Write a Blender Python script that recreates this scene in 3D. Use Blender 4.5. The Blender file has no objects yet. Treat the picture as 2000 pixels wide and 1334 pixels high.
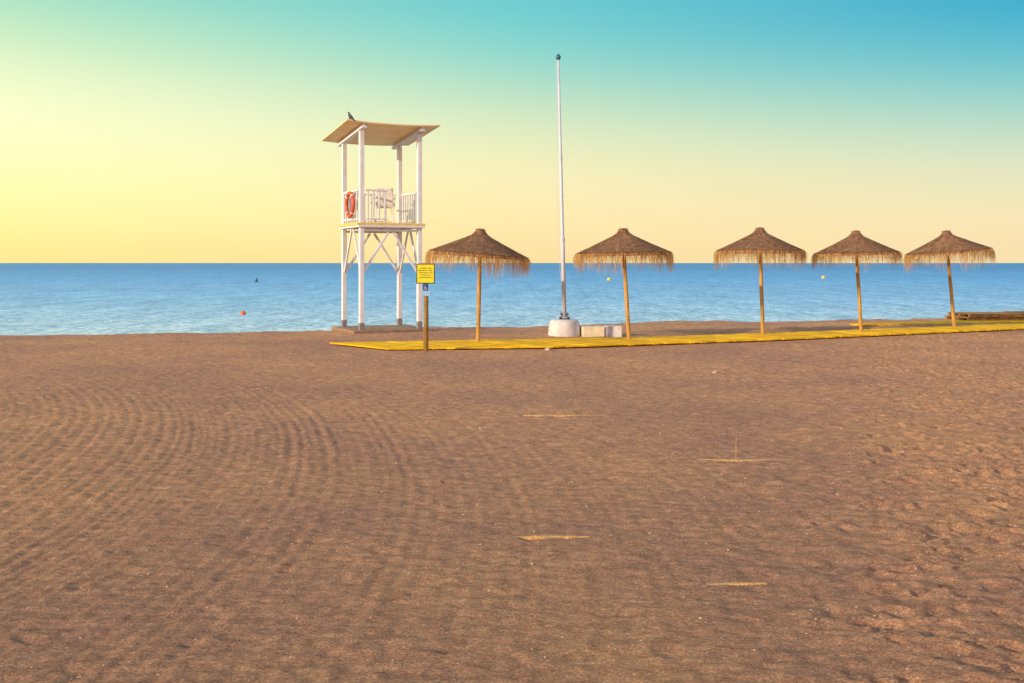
import bpy, bmesh, math, random
import numpy as np
from mathutils import Vector, Matrix, Euler

random.seed(7); rng = np.random.default_rng(11)
scene = bpy.context.scene
COL = scene.collection
R = math.radians

# ------------------------------------------------------------------ helpers
def srgb(r, g, b):
    f = lambda c: (c/255/12.92) if c/255 <= 0.04045 else ((c/255+0.055)/1.055)**2.4
    return (f(r), f(g), f(b), 1.0)

def material(name, c1, c2=None, scale=8.0, rough=0.6, bump=0.0, bscale=40.0, stretch=(1,1,1), metallic=0.0,
             attr=None, spec=0.4, translucent=0.0, contrast=(0.35, 0.65), trange=(0.55, 1.35)):
    m = bpy.data.materials.new(name); m.use_nodes = True
    nt = m.node_tree; N = nt.nodes; L = nt.links
    p = N["Principled BSDF"]
    p.inputs["Roughness"].default_value = rough
    p.inputs["Metallic"].default_value = metallic
    p.inputs["Specular IOR Level"].default_value = spec
    tc = N.new("ShaderNodeTexCoord"); mp = N.new("ShaderNodeMapping")
    mp.inputs["Scale"].default_value = stretch
    L.new(tc.outputs["Object"], mp.inputs["Vector"])
    c2 = c2 or tuple(min(1, v*0.8) for v in c1[:3])+(1,)
    no = N.new("ShaderNodeTexNoise"); no.inputs["Scale"].default_value = scale; no.inputs["Detail"].default_value = 6
    no.inputs["Roughness"].default_value = 0.65
    L.new(mp.outputs[0], no.inputs["Vector"])
    cr = N.new("ShaderNodeValToRGB")
    cr.color_ramp.elements[0].position = contrast[0]; cr.color_ramp.elements[1].position = contrast[1]
    cr.color_ramp.elements[0].color = c2; cr.color_ramp.elements[1].color = c1
    L.new(no.outputs["Fac"], cr.inputs[0])
    out = cr.outputs[0]
    if attr:
        at = N.new("ShaderNodeAttribute"); at.attribute_name = attr
        mr = N.new("ShaderNodeMapRange"); mr.inputs[3].default_value = trange[0]; mr.inputs[4].default_value = trange[1]
        L.new(at.outputs["Fac"], mr.inputs[0])
        vm = N.new("ShaderNodeVectorMath"); vm.operation = 'SCALE'
        L.new(out, vm.inputs[0]); L.new(mr.outputs[0], vm.inputs["Scale"])
        out = vm.outputs[0]
    L.new(out, p.inputs["Base Color"])
    if bump > 0:
        nb = N.new("ShaderNodeTexNoise"); nb.inputs["Scale"].default_value = bscale; nb.inputs["Detail"].default_value = 5
        L.new(mp.outputs[0], nb.inputs["Vector"])
        bp = N.new("ShaderNodeBump"); bp.inputs["Strength"].default_value = bump; bp.inputs["Distance"].default_value = 0.01
        L.new(nb.outputs["Fac"], bp.inputs["Height"]); L.new(bp.outputs[0], p.inputs["Normal"])
    if translucent > 0:
        tr = N.new("ShaderNodeBsdfTranslucent"); L.new(out, tr.inputs[0])
        mx = N.new("ShaderNodeMixShader"); mx.inputs[0].default_value = translucent
        L.new(p.outputs[0], mx.inputs[1]); L.new(tr.outputs[0], mx.inputs[2])
        L.new(mx.outputs[0], N["Material Output"].inputs[0])
    return m

def obj_from(name, data, mat=None, parent=None, loc=(0,0,0), rot=(0,0,0), **props):
    o = bpy.data.objects.new(name, data)
    COL.objects.link(o)
    if mat and data is not None and len(data.materials) == 0: data.materials.append(mat)
    o.location = loc; o.rotation_euler = rot
    if parent: o.parent = parent
    for k, v in props.items(): o[k] = v
    return o

def bm_mesh(name, bm, smooth=False):
    me = bpy.data.meshes.new(name)
    bmesh.ops.recalc_face_normals(bm, faces=bm.faces)
    bm.to_mesh(me); bm.free()
    if smooth:
        for p in me.polygons: p.use_smooth = True
    return me

def add_box(bm, c, s, rot=None, bevel=0.005):
    r = bmesh.ops.create_cube(bm, size=1.0)
    vs = r["verts"]
    M = Matrix.Translation(Vector(c)) @ ((rot.to_matrix().to_4x4()) if rot else Matrix.Identity(4)) @ Matrix.Diagonal((*s, 1))
    bmesh.ops.transform(bm, matrix=M, verts=vs)
    if bevel:
        es = list({e for v in vs for e in v.link_edges})
        bmesh.ops.bevel(bm, geom=es, offset=bevel, segments=1, affect='EDGES', profile=0.5)

def add_beam(bm, a, b, w, h, bevel=0.004):
    a = Vector(a); b = Vector(b); d = b-a
    z = d.normalized(); up = Vector((0,0,1)) if abs(z.z) < 0.99 else Vector((0,1,0))
    x = up.cross(z).normalized(); y = z.cross(x)
    rot = Matrix((x, y, z)).transposed().to_4x4()
    r = bmesh.ops.create_cube(bm, size=1.0); vs = r["verts"]
    M = Matrix.Translation((a+b)/2) @ rot @ Matrix.Diagonal((w, h, d.length, 1))
    bmesh.ops.transform(bm, matrix=M, verts=vs)
    if bevel:
        es = list({e for v in vs for e in v.link_edges})
        bmesh.ops.bevel(bm, geom=es, offset=bevel, segments=1, affect='EDGES', profile=0.5)

def add_tube(bm, pts, radii, seg=12, cap=True):
    pts = [Vector(p) for p in pts]; rings = []
    for i, p in enumerate(pts):
        d = (pts[min(i+1, len(pts)-1)] - pts[max(i-1, 0)]).normalized()
        ref = Vector((0,1,0)) if abs(d.y) < 0.9 else Vector((1,0,0))
        x = ref.cross(d).normalized(); y = d.cross(x)
        rings.append([bm.verts.new(p + radii[i]*(math.cos(2*math.pi*k/seg)*x + math.sin(2*math.pi*k/seg)*y)) for k in range(seg)])
    for i in range(len(rings)-1):
        for k in range(seg):
            bm.faces.new((rings[i][k], rings[i][(k+1)%seg], rings[i+1][(k+1)%seg], rings[i+1][k]))
    if cap:
        bm.faces.new(rings[0][::-1]); bm.faces.new(rings[-1])

def add_revolve(bm, prof, seg=32, c=(0,0,0), jitter=0.0):
    rings = []
    for r, z in prof:
        rings.append([bm.verts.new((c[0]+r*math.cos(2*math.pi*k/seg)*(1+random.uniform(-jitter, jitter)),
                                    c[1]+r*math.sin(2*math.pi*k/seg)*(1+random.uniform(-jitter, jitter)),
                                    c[2]+z+random.uniform(-jitter, jitter)*0.3)) for k in range(seg)])
    for i in range(len(rings)-1):
        for k in range(seg):
            bm.faces.new((rings[i][k], rings[i][(k+1)%seg], rings[i+1][(k+1)%seg], rings[i+1][k]))
    bm.faces.new(rings[0][::-1]); bm.faces.new(rings[-1])

GR = rng.random((256, 256))
def vnoise(x, y, freq, seed=0):
    u = x*freq + 37.3*seed + 1000; v = y*freq + 91.7*seed + 1000
    iu = np.floor(u).astype(int); iv = np.floor(v).astype(int)
    fu = u-iu; fv = v-iv
    fu = fu*fu*(3-2*fu); fv = fv*fv*(3-2*fv)
    a = GR[iu % 256, iv % 256]; b = GR[(iu+1) % 256, iv % 256]
    c = GR[iu % 256, (iv+1) % 256]; d = GR[(iu+1) % 256, (iv+1) % 256]
    return (a*(1-fu)+b*fu)*(1-fv) + (c*(1-fu)+d*fu)*fv - 0.5

# ------------------------------------------------------------------ camera
cam = bpy.data.cameras.new("camera"); co = bpy.data.objects.new("camera", cam); COL.objects.link(co)
cam.sensor_width = 36; cam.lens = 36; cam.shift_y = -0.0768; cam.clip_end = 30000; cam.clip_start = 0.05
co.location = (0, 0, 1.7); co.rotation_euler = (R(90), 0, 0)
scene.camera = co

# ------------------------------------------------------------------ light
AZ, EL = R(-126), R(15)
S = Vector((math.sin(AZ)*math.cos(EL), math.cos(AZ)*math.cos(EL), math.sin(EL)))
sl = bpy.data.lights.new("sun", 'SUN'); sl.energy = 4.6; sl.angle = R(0.8); sl.color = (1.0, 0.80, 0.54)
so = bpy.data.objects.new("sun", sl); COL.objects.link(so); so.rotation_euler = S.to_track_quat('Z', 'Y').to_euler()
so.location = (-30, 5, 20)

w = bpy.data.worlds.new("World"); scene.world = w; w.use_nodes = True
nt = w.node_tree; N = nt.nodes; L = nt.links
bg = N["Background"]; bg.inputs[1].default_value = 1.0
tc = N.new("ShaderNodeTexCoord"); sep = N.new("ShaderNodeSeparateXYZ"); L.new(tc.outputs["Generated"], sep.inputs[0])
def ramp(stops):
    r = N.new("ShaderNodeValToRGB"); cr = r.color_ramp; cr.interpolation = 'B_SPLINE'
    while len(cr.elements) < len(stops): cr.elements.new(0.5)
    for e, (p, c) in zip(cr.elements, stops):
        e.position = p; e.color = srgb(*c)
    L.new(sep.outputs["Z"], r.inputs[0]); return r
left = ramp([(0.0, (254,230,146)), (0.03, (255,243,156)), (0.07, (255,255,178)), (0.115, (255,255,202)), (0.15, (248,252,202)),
             (0.19, (214,240,194)), (0.24, (156,222,194)), (0.42, (120,200,200)), (1.0, (190,205,220))])
mid = ramp([(0.0, (252,221,158)), (0.03, (252,228,168)), (0.07, (251,235,178)), (0.11, (239,237,186)), (0.155, (196,226,192)),
            (0.20, (138,213,202)), (0.25, (98,201,206)), (0.42, (100,185,205)), (1.0, (190,205,220))])
right = ramp([(0.0, (248,221,170)), (0.03, (246,224,176)), (0.06, (238,226,182)), (0.10, (209,222,192)), (0.14, (152,208,198)),
              (0.18, (92,189,202)), (0.23, (28,163,202)), (0.42, (70,160,200)), (1.0, (190,205,220))])
back = ramp([(0.0, (235,212,208)), (0.15, (240,222,226)), (0.4, (225,220,240)), (1.0, (200,210,228))])
def mixn(f, a, b):
    m = N.new("ShaderNodeMixRGB"); L.new(a, m.inputs[1]); L.new(b, m.inputs[2])
    if isinstance(f, float): m.inputs[0].default_value = f
    else: L.new(f, m.inputs[0])
    return m.outputs[0]
def mapr(src, a, b, smooth=False):
    m = N.new("ShaderNodeMapRange"); m.inputs[1].default_value = a; m.inputs[2].default_value = b
    if smooth: m.interpolation_type = 'SMOOTHSTEP'
    L.new(src, m.inputs[0]); return m.outputs[0]
c = mixn(mapr(sep.outputs["X"], -0.45, 0.0), left.outputs[0], mid.outputs[0])
c = mixn(mapr(sep.outputs["X"], 0.0, 0.45), c, right.outputs[0])
c = mixn(mapr(sep.outputs["Y"], 0.45, -0.35, True), c, back.outputs[0])
sky = N.new("ShaderNodeTexSky"); sky.sky_type = 'NISHITA'; sky.sun_disc = False
sky.sun_elevation = EL; sky.sun_rotation = AZ
sc = N.new("ShaderNodeVectorMath"); sc.operation = 'SCALE'; sc.inputs["Scale"].default_value = 0.15
L.new(sky.outputs[0], sc.inputs[0])
c = mixn(0.04, c, sc.outputs[0])
s2 = N.new("ShaderNodeVectorMath"); s2.operation = 'SCALE'; s2.inputs["Scale"].default_value = 1.05
L.new(c, s2.inputs[0]); L.new(s2.outputs[0], bg.inputs[0])

# ------------------------------------------------------------------ ground
def spread(a, b, n, far, ratio=1.35, step0=0.3):
    core = np.linspace(a, b, n)
    up = []; s = step0; v = b
    while v < far: v += s; s *= ratio; up.append(v)
    lo = []; s = step0; v = a
    while v > -far: v -= s; s *= ratio; lo.append(v)
    return np.array(lo[::-1]+list(core)+up)
xs = spread(-13.5, 15.5, 1500, 5000)
ys = []; v = 3.4
while v < 34: ys.append(v); v += max(0.014, 0.0028*v)
lo = []; s = 0.1; v = 3.4
while v > -400: v -= s; s *= 1.35; lo.append(v)
up = []; s = 0.3; v = ys[-1]
while v < 8000: v += s; s *= 1.35; up.append(v)
ys = np.array(lo[::-1]+ys+up)
X, Y = np.meshgrid(xs, ys)
yc = np.interp(X, [-60, -12, -5.5, -3.2, 0.5, 4.5, 15, 60], [22.5, 23.7, 24.9, 26.4, 27.2, 29.3, 30.6, 32])
t = Y - yc + 0.5*vnoise(X, Y, 0.7, 3)
fall = np.maximum(0, t)
Z = -0.13*fall*(fall/(fall+0.9))
Z = np.maximum(Z, -4)
near = np.clip(1 - (np.abs(X)-20)/30, 0, 1)*np.clip(1-(Y-34)/20, 0, 1)
rgt = np.clip((X/np.maximum(Y, 1)-0.15)/0.3, 0, 1)
calm = np.interp(Y, [4, 10, 16], [0.55, 0.85, 1.0])
calm = calm + (1.0-calm)*rgt
Z += near*(0.05*vnoise(X, Y, 0.35, 1) + 0.014*vnoise(X, Y, 1.1, 2) + (0.006+0.012*rgt)*vnoise(X, Y, 3.1, 4))
Z += near*calm*((0.008+0.016*rgt)*vnoise(X*0.6, Y, 6.3, 5) + (0.013+0.014*rgt)*vnoise(X*0.7, Y, 12.0, 6) + (0.014+0.006*rgt)*vnoise(X*0.7, Y, 20.0, 7))
Z += near*0.006*vnoise(X*0.7, Y, 33.0, 8)
Z += near*0.045*np.clip((Y-23.5)/3, 0, 1)*vnoise(X, Y, 1.7, 9)
# raked wheel ruts
rr = np.hypot(X+18, Y-6)
amp = (0.35+1.0*(vnoise(X, Y, 0.45, 12)+0.5))*np.interp(Y, [3.5, 8, 11, 17], [1.15, 0.9, 0.62, 0.5])
fade = np.clip((18.5-Y)/5, 0, 1)
rj = rr + 0.05*vnoise(X, Y, 0.8, 14) + 0.02*vnoise(X, Y, 4.0, 15)
rs_ = random.Random(5); Ri = 8.0
while Ri < 20.2:
    edge = 1.0 if Ri < 17.0 else max(0.35, 1-(Ri-17.0)/3)
    dp = rs_.uniform(0.003, 0.009)*edge; wd = rs_.uniform(0.018, 0.032)
    Z -= near*fade*amp*dp*np.exp(-((rj-Ri)/wd)**2)
    Z += near*fade*amp*dp*0.6*np.exp(-((rj-Ri-wd*2)/wd)**2)
    Ri += rs_.uniform(0.07, 0.15)
arc = np.arctan2(Y-6, X+18)*16.0
band = np.clip((18.6-rr)/2.0, 0, 1)*fade
Z += near*band*0.002*np.sin(arc*2*math.pi/0.13 + 9*vnoise(X, Y, 1.6, 18))*(vnoise(X, Y, 2.2, 19)+0.6)
# footprints and scuffs
nd = 0
while nd < 14000:
    cy = 3.6 + 21*random.random()**0.85; cx = random.uniform(-14, 16)
    dens = 0.08 + 0.92*min(1, max(0, (cx/cy-0.18)/0.25))
    if random.random() > dens: continue
    nd += 1
    a = random.uniform(0.03, 0.09); b = a*random.uniform(0.45, 0.75); ang = random.uniform(0, math.pi)
    dp = random.uniform(0.004, 0.015)*(1.6 if dens > 0.7 else 0.6)
    i0, i1 = np.searchsorted(ys, [cy-2.2*a, cy+2.2*a]); j0, j1 = np.searchsorted(xs, [cx-2.2*a, cx+2.2*a])
    dx = X[i0:i1, j0:j1]-cx; dy = Y[i0:i1, j0:j1]-cy
    u = (dx*math.cos(ang)+dy*math.sin(ang))/a; vv = (-dx*math.sin(ang)+dy*math.cos(ang))/b
    q = u*u+vv*vv
    Z[i0:i1, j0:j1] += -dp*np.exp(-q**1.5) + dp*0.45*np.exp(-(np.sqrt(q)-1.35)**2*8)
nearL = np.array([(-2.38,19.8),(0.8,20.25),(5.5,22.1),(12.9,25.9),(22,30.6)])
farL = np.array([(-3.75,21.15),(2.7,22.65),(5.9,23.95),(12.6,27.25),(22,32.1)])
yn = np.interp(X, nearL[:,0], nearL[:,1]); yf = np.interp(X, farL[:,0], farL[:,1])
m = np.clip(1-np.maximum(yn-Y, Y-yf)/0.35, 0, 1)*np.clip(1-(-3.6-X)/0.3, 0, 1)
Z = np.where(Y < 33, Z*(1-m) + (m)*(Z*0.25-0.005), Z)
Z[(Y > 35.5) & (Z > -1)] = np.minimum(Z[(Y > 35.5) & (Z > -1)], -0.62)
nyy, nxx = X.shape
me = bpy.data.meshes.new("sand_ground")
co_ = np.stack([X, Y, Z], -1).reshape(-1, 3).astype(np.float32)
idx = np.arange(nyy*nxx).reshape(nyy, nxx)
quads = np.stack([idx[:-1,:-1], idx[:-1,1:], idx[1:,1:], idx[1:,:-1]], -1).reshape(-1, 4)
me.vertices.add(len(co_)); me.vertices.foreach_set("co", co_.ravel())
me.loops.add(quads.size); me.loops.foreach_set("vertex_index", quads.ravel().astype(np.int32))
me.polygons.add(len(quads)); me.polygons.foreach_set("loop_start", np.arange(0, quads.size, 4, dtype=np.int32))
me.update(calc_edges=True); me.validate()
me.polygons.foreach_set("use_smooth", np.ones(len(me.polygons), dtype=bool))

m = bpy.data.materials.new("sand"); m.use_nodes = True
nt = m.node_tree; N = nt.nodes; L = nt.links; p = N["Principled BSDF"]
p.inputs["Roughness"].default_value = 0.95; p.inputs["Specular IOR Level"].default_value = 0.12
tc = N.new("ShaderNodeTexCoord")
def noise(scale, detail=5, rough=0.6, st=(1,1,1)):
    mp = N.new("ShaderNodeMapping"); mp.inputs["Scale"].default_value = st; L.new(tc.outputs["Object"], mp.inputs[0])
    n = N.new("ShaderNodeTexNoise"); n.inputs["Scale"].default_value = scale; n.inputs["Detail"].default_value = detail
    n.inputs["Roughness"].default_value = rough; L.new(mp.outputs[0], n.inputs["Vector"]); return n.outputs["Fac"]
def rampf(f, stops):
    r = N.new("ShaderNodeValToRGB"); cr = r.color_ramp
    while len(cr.elements) < len(stops): cr.elements.new(0.5)
    for e, (pp, cc) in zip(cr.elements, stops): e.position = pp; e.color = (*cc, 1)
    L.new(f, r.inputs[0]); return r.outputs[0]
def mixc(f, a, b, mode='MIX'):
    mm = N.new("ShaderNodeMixRGB"); mm.blend_type = mode
    if isinstance(f, (int, float)): mm.inputs[0].default_value = f
    else: L.new(f, mm.inputs[0])
    L.new(a, mm.inputs[1]); L.new(b, mm.inputs[2]); return mm.outputs[0]
grain = rampf(noise(85, 8, 0.85, (0.8,1,1)), [(0.34, (0.21,0.11,0.066)), (0.5, (0.49,0.272,0.155)), (0.64, (0.90,0.56,0.33))])
patch = rampf(noise(0.33, 6, 0.6), [(0.36, (0.86,0.82,0.93)), (0.64, (1.13,1.08,0.98))])
mott = rampf(noise(12, 8, 0.8, (0.5,1,1)), [(0.36, (0.70,0.66,0.69)), (0.64, (1.27,1.25,1.22))])
cc = mixc(1.0, grain, patch, 'MULTIPLY'); cc = mixc(1.0, cc, mott, 'MULTIPLY')
vor = N.new("ShaderNodeTexVoronoi"); vor.inputs["Scale"].default_value = 11; L.new(tc.outputs["Object"], vor.inputs["Vector"])
spk = rampf(vor.outputs["Distance"], [(0.045, (1,1,1)), (0.075, (0,0,0))])
cl = N.new("ShaderNodeRGB"); cl.outputs[0].default_value = (0.80, 0.62, 0.42, 1)
cc = mixc(spk, cc, cl.outputs[0])
L.new(cc, p.inputs["Base Color"])
b1 = N.new("ShaderNodeBump"); b1.inputs["Strength"].default_value = 0.9; b1.inputs["Distance"].default_value = 0.03
L.new(noise(34, 6, 0.75, (0.6,1.1,1)), b1.inputs["Height"])
b2 = N.new("ShaderNodeBump"); b2.inputs["Strength"].default_value = 0.9; b2.inputs["Distance"].default_value = 0.012
L.new(noise(110, 4, 0.7), b2.inputs["Height"]); L.new(b1.outputs[0], b2.inputs["Normal"])
L.new(b2.outputs[0], p.inputs["Normal"])
SAND = m
obj_from("sand_ground", me, SAND, kind="structure")

# ------------------------------------------------------------------ sea
SEA_Z = -0.6
bm = bmesh.new()
vs = [bm.verts.new(v) for v in [(-12000, 22, SEA_Z), (12000, 22, SEA_Z), (12000, 14000, SEA_Z), (-12000, 14000, SEA_Z)]]
bm.faces.new(vs)
m = bpy.data.materials.new("sea_water"); m.use_nodes = True
nt = m.node_tree; N = nt.nodes; L = nt.links; p = N["Principled BSDF"]
tc = N.new("ShaderNodeTexCoord")
sepn = N.new("ShaderNodeSeparateXYZ"); L.new(tc.outputs["Object"], sepn.inputs[0])
mr = N.new("ShaderNodeMapRange"); mr.inputs[1].default_value = 30; mr.inputs[2].default_value = 420
L.new(sepn.outputs["Y"], mr.inputs[0])
pw = N.new("ShaderNodeMath"); pw.operation = 'POWER'; pw.inputs[1].default_value = 0.5; L.new(mr.outputs[0], pw.inputs[0])
base = rampf(pw.outputs[0], [(0.0, (0.64,0.78,0.74)), (0.14, (0.44,0.65,0.76)), (0.30, (0.22,0.49,0.76)), (0.55, (0.11,0.37,0.70)), (1.0, (0.06,0.26,0.55))])
chop = rampf(noise(4.2, 7, 0.8, (0.85,0.55,1)), [(0.40, (0.52,0.64,0.74)), (0.5, (0.96,0.98,0.98)), (0.60, (1.65,1.42,1.28))])  # light and dark of the ripples are put into the diffuse colour
chop2 = rampf(noise(0.8, 7, 0.88, (0.9,0.18,1)), [(0.40, (0.66,0.75,0.82)), (0.60, (1.38,1.25,1.16))])
swell = rampf(noise(0.012, 6, 0.65, (0.2,1,1)), [(0.35, (0.90,0.93,0.95)), (0.65, (1.10,1.07,1.05))])
cc = mixc(1, base, chop, 'MULTIPLY'); cc = mixc(1, cc, chop2, 'MULTIPLY'); cc = mixc(1, cc, swell, 'MULTIPLY')
df = N.new("ShaderNodeBsdfDiffuse"); L.new(cc, df.inputs[0])
gl = N.new("ShaderNodeBsdfGlossy"); gl.inputs["Roughness"].default_value = 0.22; gl.inputs[0].default_value = (0.85,0.92,1,1)
bb = N.new("ShaderNodeBump"); bb.inputs["Strength"].default_value = 1.0; bb.inputs["Distance"].default_value = 0.6
L.new(noise(1.6, 7, 0.7, (0.7,0.6,1)), bb.inputs["Height"]); L.new(bb.outputs[0], gl.inputs["Normal"])
mx = N.new("ShaderNodeMixShader"); mx.inputs[0].default_value = 0.22
L.new(df.outputs[0], mx.inputs[1]); L.new(gl.outputs[0], mx.inputs[2]); L.new(mx.outputs[0], N["Material Output"].inputs[0])
obj_from("sea_water", bm_mesh("sea_water", bm), m, kind="structure")

# ------------------------------------------------------------------ materials
WHITE = material("white_paint", (0.85,0.83,0.84,1), (0.72,0.69,0.69,1), 3.5, 0.5, 0.15, 30)
GREYFOOT = material("grey_bitumen", (0.20,0.16,0.16,1), (0.30,0.26,0.24,1), 12, 0.7, 0.3, 40)
CREAM = material("roof_sheet", (0.95,0.72,0.34,1), (0.84,0.60,0.27,1), 2.0, 0.6, 0.1, 20)  # warm light bounced off the sand is put into this colour
DECK = material("deck_wood", (0.90,0.64,0.14,1), (0.70,0.46,0.10,1), 6, 0.7, 0.3, 30, (1,6,1))
CONC = material("concrete", (0.70,0.67,0.66,1), (0.52,0.47,0.45,1), 6, 0.85, 0.6, 35)
CONCDARK = material("stained_concrete", (0.38,0.23,0.14,1), (0.22,0.13,0.085,1), 5, 0.9, 0.6, 30)
ORANGE = material("orange_plastic", (0.70,0.11,0.025,1), (0.52,0.07,0.02,1), 8, 0.4)
PLASTICW = material("white_plastic", (0.82,0.77,0.70,1), (0.68,0.62,0.55,1), 8, 0.4)
YWOOD = material("yellow_boards", (1.0,0.61,0.012,1), (0.74,0.38,0.012,1), 2.2, 0.75, 0.3, 40, (1,1,1), attr="tint", spec=0.1, trange=(0.76,1.12))
POLE = material("ochre_pole_wood", (0.60,0.35,0.08,1), (0.34,0.17,0.04,1), 6, 0.7, 0.5, 25, (3,3,0.5))
THATCH = material("heather_thatch", (0.50,0.285,0.16,1), (0.31,0.165,0.095,1), 7, 0.95, 0.0, attr="tint", spec=0.1, translucent=0.2, trange=(0.6,1.3))
FRINGE = material("thatch_fringe", (0.86,0.57,0.24,1), (0.62,0.37,0.15,1), 7, 0.9, 0.0, attr="tint", spec=0.1, translucent=0.5)
YSIGN = material("yellow_sign", (0.80,0.70,0.03,1), (0.70,0.60,0.02,1), 8, 0.5)
INK = material("dark_ink", (0.10,0.10,0.02,1), None, 8, 0.6)
BLUE = material("blue_sign", (0.02,0.06,0.28,1), None, 8, 0.5)
PALEBLUE = material("pale_blue_sign", (0.30,0.52,0.74,1), (0.24,0.45,0.68,1), 8, 0.5)
POLEW = material("pole_white_metal", (0.60,0.62,0.70,1), (0.50,0.52,0.62,1), 4, 0.4)
STEELBLUE = material("dark_blue_metal", (0.06,0.15,0.26,1), None, 8, 0.4, metallic=0.3)
RUST = material("rusty_metal", (0.16,0.09,0.06,1), (0.08,0.05,0.04,1), 20, 0.7, 0.4, 60, metallic=0.4)
YBUOY = material("yellow_buoy", (0.72,0.55,0.10,1), None, 5, 0.5)
OBUOY = material("orange_buoy", (0.80,0.13,0.02,1), None, 5, 0.4)
GBUOY = material("dark_green_buoy", (0.02,0.10,0.09,1), None, 5, 0.5)
BIRD = material("pigeon_feathers", (0.035,0.035,0.045,1), (0.09,0.09,0.11,1), 30, 0.7)
DARKWOOD = material("weathered_boards", (0.42,0.22,0.07,1), (0.22,0.10,0.035,1), 5, 0.85, 0.5, 30, (1,5,1), attr="tint")
STREAK = material("straw_coloured_strip", (0.70,0.42,0.12,1), (0.46,0.26,0.12,1), 30, 0.9, 0.8, 80)
STONE = material("pale_stone", (0.60,0.44,0.32,1), (0.40,0.27,0.19,1), 12, 0.9, 0.5, 40)

def set_tint(me, vals):
    a = me.attributes.new("tint", 'FLOAT', 'FACE')
    a.data.foreach_set("value", np.array(vals, dtype=np.float32))

# ------------------------------------------------------------------ lifeguard tower
TH = R(25.5)
tower = obj_from("lifeguard_tower", None, None, loc=(-3.321, 26.0, 0.0), rot=(0,0,TH),
    label="white wooden lifeguard tower with curved roof on a concrete slab", category="lifeguard tower")
bm = bmesh.new(); add_box(bm, (0,0,-0.24), (2.05,1.95,0.6), bevel=0.02)
add_box(bm, (1.45,0.1,-0.275), (0.85,1.5,0.52), bevel=0.02)
obj_from("base_slab", bm_mesh("base_slab", bm), CONCDARK, tower)
h = 0.75
def roof_z(q, p=0): return 5.12 + (q+1.05)/(2.33)*(-0.25) - 0.05*(1-(p/1.2)**2)
for (a, b) in [(-h,-h),(h,-h),(-h,h),(h,h)]:
    top = roof_z(b) - 0.12
    bm = bmesh.new(); add_box(bm, (0,0,(0.23+top)/2), (0.112,0.112,top-0.23), bevel=0.008)
    lg = obj_from("leg", bm_mesh("leg", bm), WHITE, tower, (a,b,0))
    bm = bmesh.new(); add_box(bm, (0,0,0.145), (0.122,0.122,0.18), bevel=0.008)
    obj_from("leg_footing", bm_mesh("leg_footing", bm), GREYFOOT, lg)
bm = bmesh.new(); nP, nQ = 20, 6
grid = {}
for k, dz in ((0, 0.0), (1, 0.03)):
    for i in range(nP+1):
        for j in range(nQ+1):
            p_ = -1.2+2.4*i/nP; q_ = -1.05+2.33*j/nQ
            grid[k,i,j] = bm.verts.new((p_, q_, roof_z(q_, p_)+dz))
for k in (0,1):
    for i in range(nP):
        for j in range(nQ):
            bm.faces.new((grid[k,i,j],grid[k,i+1,j],grid[k,i+1,j+1],grid[k,i,j+1]))
for i in range(nP):
    for j in (0,nQ): bm.faces.new((grid[0,i,j],grid[0,i+1,j],grid[1,i+1,j],grid[1,i,j]))
for j in range(nQ):
    for i in (0,nP): bm.faces.new((grid[0,i,j],grid[0,i,j+1],grid[1,i,j+1],grid[1,i,j]))
roof = obj_from("roof", bm_mesh("roof", bm), CREAM, tower)
for a in (-h, h):
    bm = bmesh.new()
    add_beam(bm, (a,-1.0,roof_z(-1.0,a)-0.085), (a,1.2,roof_z(1.2,a)-0.085), 0.13, 0.06)
    add_beam(bm, (a+0.0,-1.0,roof_z(-1.0,a)-0.03), (a,1.2,roof_z(1.2,a)-0.03), 0.05, 0.12)
    obj_from("roof_beam", bm_mesh("roof_beam", bm), WHITE, roof)
# deck
bm = bmesh.new()
n = 11
for i in range(n):
    q = -0.84 + 1.68*(i+0.5)/n
    add_box(bm, (0,q,2.655), (1.76,1.68/n-0.012,0.055), bevel=0.003)
obj_from("deck", bm_mesh("deck", bm), DECK, tower)
bm = bmesh.new()
for b in (-0.835, 0.835): add_box(bm, (0,b,2.597), (1.72,0.045,0.055))
for a in (-0.835, 0.835): add_box(bm, (a,0,2.596), (0.045,1.62,0.052))
for a in (-0.3, 0.3): add_box(bm, (a,0,2.596), (0.05,1.62,0.056))
obj_from("deck_frame", bm_mesh("deck_frame", bm), WHITE, tower)
for b in (-h, h):
    bm = bmesh.new(); add_box(bm, (0,b,2.50), (1.384,0.045,0.05))
    obj_from("cross_beam", bm_mesh("cross_beam", bm), WHITE, tower)
def brace(p1, p2):
    bm = bmesh.new(); add_beam(bm, p1, p2, 0.04, 0.058)
    obj_from("brace", bm_mesh("brace", bm), WHITE, tower)
for s in (-1, 1):
    for e in (-1, 1):
        brace((e*0.71, s*0.75, 1.45), (e*0.06, s*0.75, 2.46))
        brace((s*0.75, e*0.71, 1.45), (s*0.75, e*0.06, 2.56))
def railing(p1, p2, n, top=3.48, skip=False):
    bm = bmesh.new(); p1 = Vector(p1); p2 = Vector(p2)
    add_beam(bm, (*p1, top), (*p2, top), 0.05, 0.045)
    add_beam(bm, (*p1, 2.78), (*p2, 2.78), 0.04, 0.035)
    for i in range(n):
        c = p1.lerp(p2, (i+0.5)/n)
        add_beam(bm, (c.x, c.y, 2.69), (c.x, c.y, top-0.024), 0.04, 0.028, 0.002)
    obj_from("railing", bm_mesh("railing", bm), WHITE, tower)
e = 0.80
railing((-e,-0.67),(-e,0.67),7); railing((e,-0.67),(e,0.67),8); railing((-0.67,e),(0.67,e),7)
railing((-0.67,-e),(-0.1,-e),4)

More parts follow.
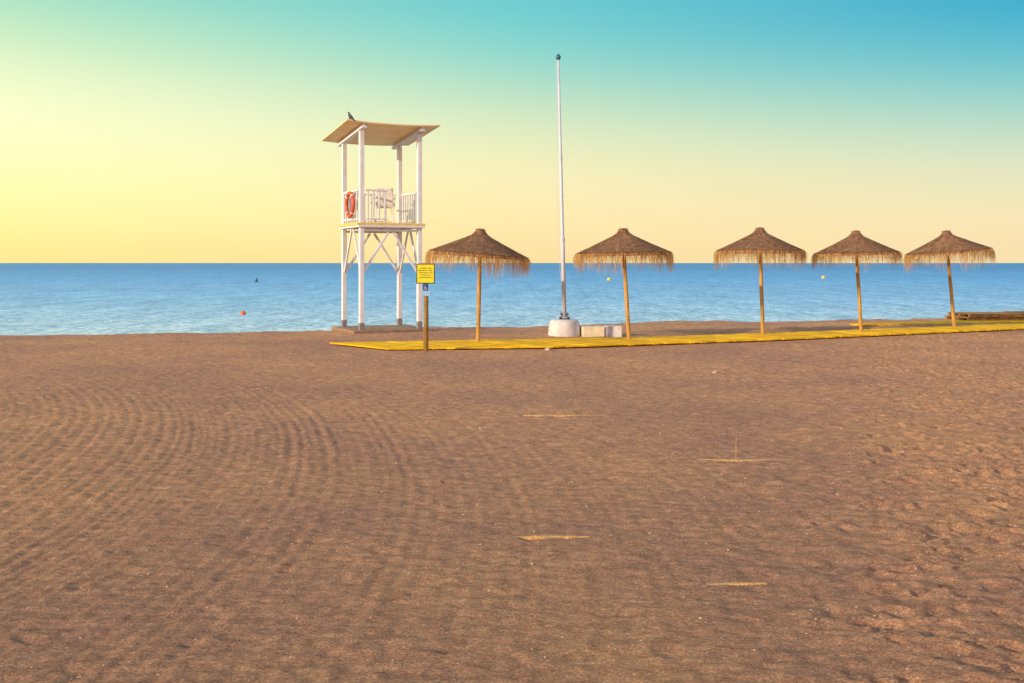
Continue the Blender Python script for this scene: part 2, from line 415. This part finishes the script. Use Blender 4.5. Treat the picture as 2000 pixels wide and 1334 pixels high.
# life ring
Mt = Matrix.Translation((-3.321,26.0,0)) @ Matrix.Rotation(TH,4,'Z')
lr = Mt @ Vector((-0.905,-0.29,3.14))
ring = obj_from("life_ring", None, None, loc=lr, rot=(0,0,TH), label="orange life ring with white bands hung on the tower railing", category="life ring")
def torus_part(a0, a1, R0, r0, seg):
    bm = bmesh.new(); rings = []
    for i in range(seg+1):
        t_ = a0+(a1-a0)*i/seg
        rings.append([bm.verts.new((math.sin(k*math.pi/6)*r0, (R0+math.cos(k*math.pi/6)*r0)*math.cos(t_), (R0+math.cos(k*math.pi/6)*r0)*math.sin(t_))) for k in range(12)])
    closed = abs(a1-a0-2*math.pi) < 1e-3
    for i in range(seg):
        A = rings[i]; B = rings[i+1]
        for k in range(12): bm.faces.new((A[k],A[(k+1)%12],B[(k+1)%12],B[k]))
    if closed: bmesh.ops.remove_doubles(bm, verts=bm.verts, dist=1e-4)
    return bm
obj_from("ring_body", bm_mesh("ring_body", torus_part(0,2*math.pi,0.29,0.045,48), True), ORANGE, ring)
for k in range(4):
    a = math.pi/4+k*math.pi/2
    obj_from("band", bm_mesh("band", torus_part(a-0.06,a+0.06,0.29,0.048,6), True), PLASTICW, ring)

# chair on the deck
cl_ = Mt @ Vector((0.0,-0.25,2.684))
chair = obj_from("armchair", None, None, loc=cl_, rot=(0,0,R(8)), label="white plastic armchair standing on the tower deck", category="chair")
bm = bmesh.new(); add_box(bm, (0,0.05,0.42), (0.46,0.44,0.035), bevel=0.01)
obj_from("seat", bm_mesh("seat", bm), PLASTICW, chair)
bm = bmesh.new()
for a in (-0.115, 0.115): add_box(bm, (a,-0.2,0.66), (0.195,0.03,0.44), Euler((R(8),0,0)), bevel=0.01)
add_box(bm, (0,-0.17,0.60), (0.40,0.03,0.05), bevel=0.01)
obj_from("backrest", bm_mesh("backrest", bm), PLASTICW, chair)
for s in (-1,1):
    bm = bmesh.new(); add_box(bm, (s*0.25,0.02,0.64), (0.05,0.44,0.03), bevel=0.01); add_box(bm, (s*0.25,0.2,0.53), (0.04,0.04,0.2))
    obj_from("armrest", bm_mesh("armrest", bm), PLASTICW, chair)
    for b in (-0.15,0.24):
        bm = bmesh.new(); add_beam(bm, (s*0.22,b*1.1,0), (s*0.2,b,0.41), 0.04, 0.04)
        obj_from("leg", bm_mesh("leg", bm), PLASTICW, chair)

# pigeon
bl = Mt @ Vector((-1.12,-0.98,roof_z(-0.98,-1.12)+0.03))
me = bpy.data.meshes.new("pigeon")
K = 0.85
jv = [(0.0,0,0.11),(0.05,0,0.135),(0.075,0,0.185),(0.095,0,0.20),(0.125,0,0.192),(-0.06,0,0.075),(-0.12,0,0.04),(-0.175,0,0.015),
      (0.0,0.025,0.05),(0.005,0.028,0.005),(0.0,-0.025,0.05),(0.005,-0.028,0.005)]
jv = [(a*K,b*K,c_*K) for a,b,c_ in jv]
ed = [(0,1),(1,2),(2,3),(3,4),(0,5),(5,6),(6,7),(0,8),(8,9),(0,10),(10,11)]
rd = [0.055,0.045,0.026,0.024,0.005,0.045,0.025,0.016,0.012,0.006,0.012,0.006]
me.from_pydata(jv, ed, []); me.update()
bird = obj_from("pigeon", me, BIRD, loc=bl, rot=(0,R(-18),R(165)), label="dark pigeon perched on the edge of the tower roof", category="bird")
sk = bird.modifiers.new("skin", 'SKIN')
if not me.skin_vertices: me.skin_vertices.new()
for i, r_ in enumerate(rd): me.skin_vertices[0].data[i].radius = (r_*K, r_*K)
me.skin_vertices[0].data[0].use_root = True
sb = bird.modifiers.new("sub", 'SUBSURF'); sb.levels = 2; sb.render_levels = 2

# ------------------------------------------------------------------ flagpole
fp = obj_from("flagpole", None, None, loc=(1.225,23.9,0), label="tall white flagpole leaning slightly on a round concrete footing", category="flagpole")
bm = bmesh.new()
add_revolve(bm, [(0.40,-0.3),(0.385,0.02),(0.375,0.16),(0.355,0.26),(0.33,0.34),(0.29,0.375),(0.12,0.385)], 28, jitter=0.01)
obj_from("footing", bm_mesh("footing", bm, True), CONC, fp)
lean = Vector((-0.145,0,6.05))
def P(t_): return Vector((0.0,0,0.40))+lean*t_
bm = bmesh.new()
add_tube(bm, [P(0.005),P(0.30),P(0.305),P(0.62),P(0.625),P(1.0)], [0.052,0.047,0.041,0.037,0.033,0.027], 16)
obj_from("shaft", bm_mesh("shaft", bm, True), POLEW, fp)
for (a, b, r_) in ((0.296,0.312,0.056),(0.617,0.63,0.044)):
    bm = bmesh.new(); add_tube(bm, [P(a),P(b)], [r_,r_], 16)
    obj_from("collar", bm_mesh("collar", bm), POLEW, fp)
bm = bmesh.new(); t_ = P(1.0)
add_revolve(bm, [(0.02,-0.02),(0.045,0.0),(0.06,0.04),(0.056,0.075),(0.036,0.105),(0.012,0.125)], 16, c=t_)
obj_from("finial", bm_mesh("finial", bm, True), STEELBLUE, fp)
bm = bmesh.new()
for s in (-1,1): add_box(bm, (s*0.075,0,0.46), (0.018,0.12,0.17)); 
add_box(bm, (0,0,0.395), (0.26,0.22,0.02)); add_tube(bm, [(-0.1,0,0.5),(0.1,0,0.5)], [0.014,0.014], 8)
for s in (-1,1):
    for b in (-1,1): add_tube(bm, [(s*0.1,b*0.08,0.38),(s*0.1,b*0.08,0.44)], [0.012,0.012], 6)
obj_from("hinge_bracket", bm_mesh("hinge_bracket", bm), RUST, fp)
bm = bmesh.new(); pts = [P(0.99)+Vector((-0.05,0,0))]+[P(1-u)+Vector((-0.05-0.05*math.sin(math.pi*u),0,0)) for u in np.linspace(0.05,0.82,14)]+[P(0.15)+Vector((-0.055,0,0))]
add_tube(bm, pts, [0.004]*len(pts), 5)
obj_from("halyard", bm_mesh("halyard", bm), POLEW, fp)

# concrete blocks
SUNCONC = material("sunlit_yellow_concrete",(0.76,0.66,0.46,1),(0.60,0.50,0.36,1),6,0.85,0.6,35)  # sunlight on the left block is put into its yellow colour
for (x, y, sx, sy, sz, rz, mm, lb) in [(1.87,23.75,0.52,0.40,0.23,3,SUNCONC,"concrete block coloured sunlit yellow lying beside the flagpole footing"),
                              (2.345,23.8,0.41,0.42,0.235,-2,CONC,"pale grey concrete block lying beside the flagpole footing")]:
    bm = bmesh.new(); add_box(bm, (0,0,sz/2-0.03), (sx,sy,sz+0.06), bevel=0.02)
    bmesh.ops.subdivide_edges(bm, edges=bm.edges[:], cuts=3, use_grid_fill=True)
    for v in bm.verts: v.co += Vector([random.uniform(-0.006,0.006) for _ in range(3)])
    obj_from("concrete_block", bm_mesh("concrete_block", bm), mm,
        loc=(x,y,0), rot=(0,0,R(rz)), label=lb, category="concrete block", group="concrete blocks by the flagpole")

# ------------------------------------------------------------------ sign post
sg = obj_from("beach_sign", None, None, loc=(-1.64,19.5,0), label="yellow notice board with small blue plates on a wooden post", category="sign")
bm = bmesh.new(); add_tube(bm, [(0,0,-0.3),(0.003,0,0.6),(0,0,1.4),(0,0,1.62)], [0.05,0.048,0.046,0.044], 14)
obj_from("post", bm_mesh("post", bm, True), material("dark_post_wood", (0.42,0.25,0.06,1), (0.20,0.11,0.03,1), 6, 0.75, 0.5, 25, (3,3,0.5)), sg)
bm = bmesh.new(); add_box(bm, (-0.0,-0.062,1.495), (0.352,0.018,0.382), bevel=0.002)
brd = obj_from("frame_board", bm_mesh("frame_board", bm), INK, sg)
bm = bmesh.new(); add_box(bm, (0,-0.075,1.495), (0.312,0.006,0.342), bevel=0)
obj_from("notice_panel", bm_mesh("notice_panel", bm), YSIGN, brd)
rr_ = random.Random(3)
for row, (x0, x1) in enumerate([(-0.11,0.11),(-0.13,0.12),(-0.12,0.13),(-0.10,0.10),(-0.13,0.13)]):
    bm = bmesh.new(); x = x0; z = 1.60-row*0.043
    add_box(bm, ((x0+x1)/2,-0.0788,z-0.009), (x1-x0,0.0012,0.0025), bevel=0)
    while x < x1:
        w_ = rr_.uniform(0.005,0.011)
        add_box(bm, (x+w_/2,-0.0795,z+rr_.uniform(-0.002,0.002)), (w_,0.002,rr_.uniform(0.009,0.018)), bevel=0)
        x += w_+(0.006 if rr_.random() < 0.75 else 0.018)
    obj_from("lettering", bm_mesh("lettering", bm), INK, brd)
bm = bmesh.new(); add_box(bm, (0.0,-0.058,1.235), (0.10,0.01,0.12), bevel=0.002)
bp_ = obj_from("access_plate", bm_mesh("access_plate", bm), BLUE, sg)
bm = bmesh.new()
pts = [(0.022*math.cos(t_)-0.004,-0.066,1.215+0.022*math.sin(t_)) for t_ in np.linspace(R(110),R(380),14)]
add_tube(bm, pts, [0.004]*14, 5); add_tube(bm, [(-0.008,-0.066,1.262),(-0.006,-0.066,1.228),(0.016,-0.066,1.226),(0.028,-0.066,1.200)], [0.0045]*4, 5)
add_tube(bm, [(-0.008,-0.066,1.272),(-0.008,-0.066,1.282)], [0.007,0.007], 8)
obj_from("wheelchair_symbol", bm_mesh("wheelchair_symbol", bm), PLASTICW, bp_)
bm = bmesh.new(); add_box(bm, (0.01,-0.058,1.12), (0.15,0.01,0.10), bevel=0.002)
obj_from("small_plate", bm_mesh("small_plate", bm), PALEBLUE, sg)

# ------------------------------------------------------------------ boardwalk
def polyline_pt(Ln, s):
    seg = np.hypot(*(Ln[1:]-Ln[:-1]).T); cum = np.concatenate([[0], np.cumsum(seg)]); d = s*cum[-1]
    return np.array([np.interp(d, cum, Ln[:,0]), np.interp(d, cum, Ln[:,1])])
def boards(name, A, B, plank, z0, th, mat, sink=0, **props):
    A = np.array(A); B = np.array(B)
    Ltot = np.hypot(*(A[1:]-A[:-1]).T).sum(); n = int(Ltot/plank)
    bm = bmesh.new(); tints = []
    for i in range(n):
        s0 = i/n; s1 = (i+0.94)/n
        a0, a1 = polyline_pt(A, s0), polyline_pt(A, s1); b0, b1 = polyline_pt(B, s0), polyline_pt(B, s1)
        e1 = random.uniform(-0.02,0.03); e2 = random.uniform(-0.03,0.03)
        d0 = (b0-a0)/np.linalg.norm(b0-a0)
        a0 = a0-d0*e1; a1 = a1-d0*e1; b0 = b0+d0*e2; b1 = b1+d0*e2
        za = z0+random.uniform(-0.004,0.004); zb = z0+0.008+random.uniform(-0.003,0.003)
        vs = [bm.verts.new((*pp, zz)) for pp, zz in ((a0,za),(a1,za),(b1,zb),(b0,zb))]
        vb = [bm.verts.new((v.co.x, v.co.y, v.co.z-th)) for v in vs]
        tn = random.random()
        for f in ((vs[0],vs[1],vs[2],vs[3]), (vb[3],vb[2],vb[1],vb[0]), (vs[0],vb[0],vb[1],vs[1]), (vs[1],vb[1],vb[2],vs[2]), (vs[2],vb[2],vb[3],vs[3]), (vs[3],vb[3],vb[0],vs[0])):
            bm.faces.new(f); tints.append(tn)
    me = bm_mesh(name, bm); set_tint(me, tints)
    return obj_from(name, me, mat, **props)
boards("boardwalk", nearL, farL, 0.14, 0.050, 0.028, YWOOD, kind="structure")
def runner(pts, off):
    bm = bmesh.new()
    for a, b in zip(pts[:-1], pts[1:]): add_beam(bm, (a[0],a[1]+off,-0.02), (b[0],b[1]+off,-0.02), 0.075, 0.055, 0)
    return bm
o = obj_from("boardwalk_runner", bm_mesh("boardwalk_runner", runner(nearL, 0.09)), DARKWOOD, kind="structure")
boards("boardwalk_branch", [(9.3,27.3),(11.0,27.8),(13.0,28.35),(18,30.3)], [(9.1,27.6),(10.8,28.4),(12.6,29.1),(18,31.0)], 0.14, 0.05, 0.03, YWOOD, kind="structure")

# stacked pallets
def pallet_mesh():
    bm = bmesh.new()
    for y in (-0.55,0,0.55): add_box(bm, (0,y,0.045), (2.0,0.09,0.07), bevel=0.003)
    for i in range(13): add_box(bm, (-0.93+i*0.155,random.uniform(-0.01,0.01),0.092), (0.125,1.25,0.022), Euler((0,0,random.uniform(-0.01,0.01))), bevel=0.002)
    for i in (0,6,12): add_box(bm, (-0.93+i*0.155,0,-0.001), (0.125,1.25,0.02), bevel=0.002)
    me = bm_mesh("wooden_pallet", bm); set_tint(me, [random.Random(i//26).random() for i in range(len(me.polygons))]); return me
PM = pallet_mesh()
for (x, y, z, rz) in [(13.9,29.9,0.03,9),(14.0,29.92,0.135,6),(16.05,30.6,0.03,10),(16.0,30.62,0.135,12)]:
    obj_from("wooden_pallet", PM, DARKWOOD, loc=(x,y,z), rot=(0,0,R(rz)), label="weathered brown wooden pallet stacked beside the boardwalk", category="pallet", group="stacked pallets by the boardwalk")

# ------------------------------------------------------------------ thatched parasols
PROF = [(0.0,0.0),(0.07,-0.005),(0.105,-0.03),(0.125,-0.085),(0.16,-0.125),(0.28,-0.180),(0.45,-0.258),(0.65,-0.348),(0.85,-0.435),(1.0,-0.498),(1.06,-0.530)]
PR = np.array(PROF)
def surf(r): return np.interp(r, PR[:,0], PR[:,1])
def make_canopy(seed):
    rs = random.Random(seed); bm = bmesh.new(); tints = []
    seg = 72; rings = []
    lump = [rs.uniform(-0.02,0.02) for _ in range(seg)]
    for r, z in PROF:
        ring_ = []
        for k in range(seg):
            a = 2*math.pi*k/seg; f = 1+0.5*lump[k]*r+rs.uniform(-0.012,0.012)
            ring_.append(bm.verts.new((max(r,0.005)*f*math.cos(a), max(r,0.005)*f*math.sin(a), z+rs.uniform(-0.012,0.012)-0.5*abs(lump[k])*r)))
        rings.append(ring_)
    for r, z in PROF[::-1][:-1]:
        rings.append([bm.verts.new((r*0.985*math.cos(2*math.pi*k/seg), r*0.985*math.sin(2*math.pi*k/seg), z-0.035-0.02*r)) for k in range(seg)])
    for i in range(len(rings)-1):
        for k in range(seg):
            bm.faces.new((rings[i][k],rings[i][(k+1)%seg],rings[i+1][(k+1)%seg],rings[i+1][k])); tints.append(rs.uniform(0.3,0.6))
    bm.faces.new(rings[-1]); tints.append(0.2)
    for i in range(9000):
        r0 = 1.03*math.sqrt(rs.random()); a = rs.uniform(0,2*math.pi); ln = rs.uniform(0.05,0.16)
        r1 = min(r0+ln, 1.12); a1 = a+rs.gauss(0,0.07)/(0.3+r0)
        wd = rs.uniform(0.003,0.007); l0 = rs.uniform(-0.003,0.008); l1 = rs.uniform(0.0,0.02)
        z0, z1 = surf(r0)+l0, surf(r1)+l1
        t_ = Vector((-math.sin(a), math.cos(a), 0))
        p0 = Vector((r0*math.cos(a), r0*math.sin(a), z0)); p1 = Vector((r1*math.cos(a1), r1*math.sin(a1), z1))
        bm.faces.new([bm.verts.new(v) for v in (p0-t_*wd, p0+t_*wd, p1+t_*wd*0.4, p1-t_*wd*0.4)])
        tints.append(min(1, max(0, rs.gauss(0.5,0.25))))
    for i in range(260):
        a = rs.uniform(0,2*math.pi); r0 = rs.uniform(0.02,0.11); p0 = Vector((r0*math.cos(a), r0*math.sin(a), -0.03))
        p1 = p0+Vector((math.cos(a)*rs.uniform(0,0.045), math.sin(a)*rs.uniform(0,0.045), rs.uniform(0.0,0.05)))
        t_ = Vector((-math.sin(a), math.cos(a), 0))*0.006
        bm.faces.new([bm.verts.new(v) for v in (p0-t_, p0+t_, p1+t_*0.3, p1-t_*0.3)]); tints.append(rs.random())
    me = bpy.data.meshes.new("canopy"); bm.to_mesh(me); bm.free(); set_tint(me, tints); return me
def make_fringe(seed, k_):
    rs = random.Random(seed); bm = bmesh.new(); tints = []
    ph = [rs.uniform(0,6.28) for _ in range(4)]
    for i in range(1700):
        a = rs.uniform(0,2*math.pi)
        env = 0.88+0.12*math.sin(3*a+ph[0])+0.12*math.sin(7*a+ph[1])+0.10*math.sin(13*a+ph[2])
        ln = k_*rs.uniform(0.06,0.50)*max(0.5,env)
        r0 = rs.uniform(1.0,1.09); z0 = surf(r0)+rs.uniform(-0.02,0.01)
        out = rs.uniform(0.0,0.08); sd = rs.gauss(0,0.12)*ln
        wd = rs.uniform(0.0018,0.0042)
        rad = Vector((math.cos(a), math.sin(a), 0)); t_ = Vector((-math.sin(a), math.cos(a), 0))
        ro = rs.uniform(0,math.pi); wv = (t_*math.cos(ro)+rad*math.sin(ro))*wd
        pts = [rad*r0+Vector((0,0,z0)), rad*(r0+out*0.8)+t_*sd*0.3+Vector((0,0,z0-ln*0.35)), rad*(r0+out)+t_*sd+Vector((0,0,z0-ln))]
        V = [[bm.verts.new(q-wv*k), bm.verts.new(q+wv*k)] for q, k in zip(pts,(1,0.9,0.35))]
        tn = rs.random()
        for k in (0,1): bm.faces.new((V[k][0],V[k][1],V[k+1][1],V[k+1][0])); tints.append(tn)
    me = bpy.data.meshes.new("fringe"); bm.to_mesh(me); bm.free(); set_tint(me, tints); return me
def make_ribs():
    bm = bmesh.new()
    for k in range(8):
        a = 2*math.pi*k/8
        add_tube(bm, [(0.04*math.cos(a),0.04*math.sin(a),-0.18),(0.97*math.cos(a),0.97*math.sin(a),-0.57)], [0.016,0.012], 6)
    add_tube(bm, [(0.96*math.cos(t_),0.96*math.sin(t_),-0.572) for t_ in np.linspace(0,2*math.pi,33)], [0.012]*33, 6)
    return bm_mesh("ribs", bm)
RIBS = make_ribs()
UM = [(-0.73,21.45,2.405,0.97, 0.030, 4.6, 1.0, "brown thatched parasol tilting over on an ochre wooden pole"),
      ( 2.55,22.15,2.44, 0.955,-0.060,-1.0, 0.95, "brown thatched parasol on a slightly leaning ochre pole"),
      ( 5.82,23.69,2.51, 0.92,-0.035, 0.0, 0.95, "brown thatched parasol standing upright on the boardwalk edge"),
      ( 8.40,24.55,2.465,0.91,-0.065,-1.5, 0.8, "brown thatched parasol on a leaning ochre pole"),
      (11.47,26.46,2.525,0.96,-0.100,-5.0, 1.05, "brown thatched parasol leaning noticeably beside stacked pallets")]
for i, (x, y, H, sc_, ln, tilt, fk, lb) in enumerate(UM):
    u = obj_from("thatched_parasol", None, None, loc=(x,y,0), label=lb, category="parasol", group="thatched parasols along the boardwalk")
    top = Vector((ln*H, 0, H))
    bm = bmesh.new(); k = 7
    pts = [Vector((0,0,-0.4)).lerp(top+Vector((0,0,-0.14)), j/(k-1))+Vector((random.uniform(-0.006,0.006),0,0)) for j in range(k)]
    add_tube(bm, pts, [0.047-0.0012*j+random.uniform(-0.002,0.002) for j in range(k)], 12)
    obj_from("pole", bm_mesh("pole", bm, True), POLE, u)
    rz = random.uniform(0,6.28)
    rot = (Matrix.Rotation(R(tilt),4,'Y') @ Matrix.Rotation(rz,4,'Z')).to_euler()
    cn = obj_from("canopy", make_canopy(20+i), THATCH, u, top, rot); cn.scale = (sc_,sc_,1.0)
    obj_from("fringe", make_fringe(50+i, fk), FRINGE, cn)
    obj_from("ribs", RIBS, POLE, cn)

# ------------------------------------------------------------------ buoys
def buoy(x, y, r, mat, lb, kind_):
    b = obj_from("buoy", None, None, loc=(x,y,SEA_Z), rot=(0,R(6),0), label=lb, category="buoy", group="marker buoys on the sea")
    bm = bmesh.new()
    if kind_ == "ball":
        prof = [(0.02,-r*0.5)]+[(r*math.cos(t_), r*0.45+r*math.sin(t_)) for t_ in np.linspace(-1.3,1.35,12)]
    else:
        prof = [(0.3*r,-r*0.6),(r,-0.2*r),(r,0.25*r),(0.45*r,0.7*r),(0.32*r,1.7*r),(0.12*r,2.0*r)]
    add_revolve(bm, prof, 20); obj_from("float", bm_mesh("float", bm, True), mat, b)
    bm = bmesh.new(); zt = r*1.42 if kind_ == "ball" else r*2.0
    pts = [(0.16*r*math.cos(t_),0,zt+0.16*r*math.sin(t_)) for t_ in np.linspace(0,math.pi*2,13)]
    add_tube(bm, pts, [0.045*r]*13, 6); obj_from("lifting_eye", bm_mesh("lifting_eye", bm), RUST, b)
buoy(12.6,133,0.28,YBUOY,"round yellow marker buoy floating on the sea","ball")
buoy(45.6,150,0.31,YBUOY,"round yellow marker buoy floating on the sea","ball")
buoy(-11.9,45.3,0.12,OBUOY,"small orange buoy floating close to the shore","ball")
buoy(-30.7,123,0.26,GBUOY,"dark green conical buoy floating on the sea","cone")

# ------------------------------------------------------------------ stones and retouching ghosts
def ground_z(x, y):
    i = np.searchsorted(ys, y); j = np.searchsorted(xs, x); return float(Z[i, j])
def stone(x, y, s, lb):
    bm = bmesh.new(); bmesh.ops.create_icosphere(bm, subdivisions=3, radius=1)
    o_ = random.random()*10
    for v in bm.verts:
        f = 1+0.25*math.sin(3*v.co.x+o_)*math.cos(2.3*v.co.y+o_)+0.12*math.sin(6*v.co.z+o_)
        v.co = Vector((v.co.x*s*1.3*f, v.co.y*s*f, v.co.z*s*0.75*f))
    obj_from("rock", bm_mesh("rock", bm, True), STONE, loc=(x,y,ground_z(x,y)+0.2*s), rot=(0,0,o_), label=lb, category="rock")
stone(0.70,19.95,0.055,"sand-brown rock lying against the boardwalk edge")
stone(3.15,15.9,0.034,"sand-brown pebble-sized rock lying on the sand")
stone(-0.32,10.6,0.018,"small pale stone lying on the sand")
for (x0, x1, y, stroke_at) in [(1.60,2.66,8.86,(1.94,0.24)),(0.12,1.15,11.4,None),(0.88,1.36,5.45,None),(0.0,0.48,6.34,None)]:  # made-up strips standing in for faint yellow retouching ghosts
    n = 60; hw = (x1-x0)/2; xm = (x0+x1)/2; wd = 0.0030*y
    gz = np.mean([ground_z(xm+dx, y+dy) for dx in np.linspace(-hw,hw,25) for dy in np.linspace(-wd,wd,3)])
    s_ = obj_from("ghost_streak", None, None, loc=(xm,y,gz), rot=(0,0,R(1.5)),
        label="straw-yellow retouching ghost, made up as a slat half buried in the sand" + (" with a thin upright cane" if stroke_at else ""), category="wooden slat", group="retouching ghosts on the sand")
    bm = bmesh.new(); rows = []
    for k in range(n+1):
        lx = -hw+2*hw*k/n; tp = max(0.05, min(1, 4*k/n, 4*(1-k/n)))
        # a straight, slightly bowed slat: loose sand from the ground relief covers parts of it
        zt = 0.0035 + 0.004*math.sin(3.1*k/n+x0*5)
        near_g = ground_z(xm+lx, y)-gz
        zt = 0.75*zt + 0.25*near_g + 0.001
        jw = random.uniform(0.75,1.1)
        rows.append([bm.verts.new((lx, yy*wd*tp*jw, zt+dz)) for yy, dz in ((-1,-0.02),(-0.9,0),(0,0.002),(0.9,0),(1,-0.02))])
    for k in range(n):
        for j in range(4): bm.faces.new((rows[k][j],rows[k+1][j],rows[k+1][j+1],rows[k][j+1]))
    obj_from("strip", bm_mesh("strip", bm), STREAK, s_)
    if stroke_at:
        bm = bmesh.new(); sx = stroke_at[0]-xm
        add_tube(bm, [(sx,0.02,-0.05),(sx+0.004,0.02,stroke_at[1])], [0.0025,0.001], 6)
        obj_from("stroke", bm_mesh("stroke", bm), STREAK, s_)
bm = bmesh.new()
for i in range(1500):
    y = 3.6+20*random.random()**1.2; x = random.uniform(-0.62,0.62)*y
    if y > 19: continue
    s = random.uniform(0.003,0.009)*(0.5+y/16)
    r = bmesh.ops.create_icosphere(bm, subdivisions=1, radius=s, matrix=Matrix.Translation((x,y,ground_z(x,y)+s*0.3)) @ Matrix.Diagonal((random.uniform(0.8,1.5),1,0.6,1)))
obj_from("pebbles", bm_mesh("pebbles", bm), STONE, kind="stuff")

scene.view_settings.view_transform = 'Standard'; scene.view_settings.look = 'None'; scene.view_settings.exposure = 0
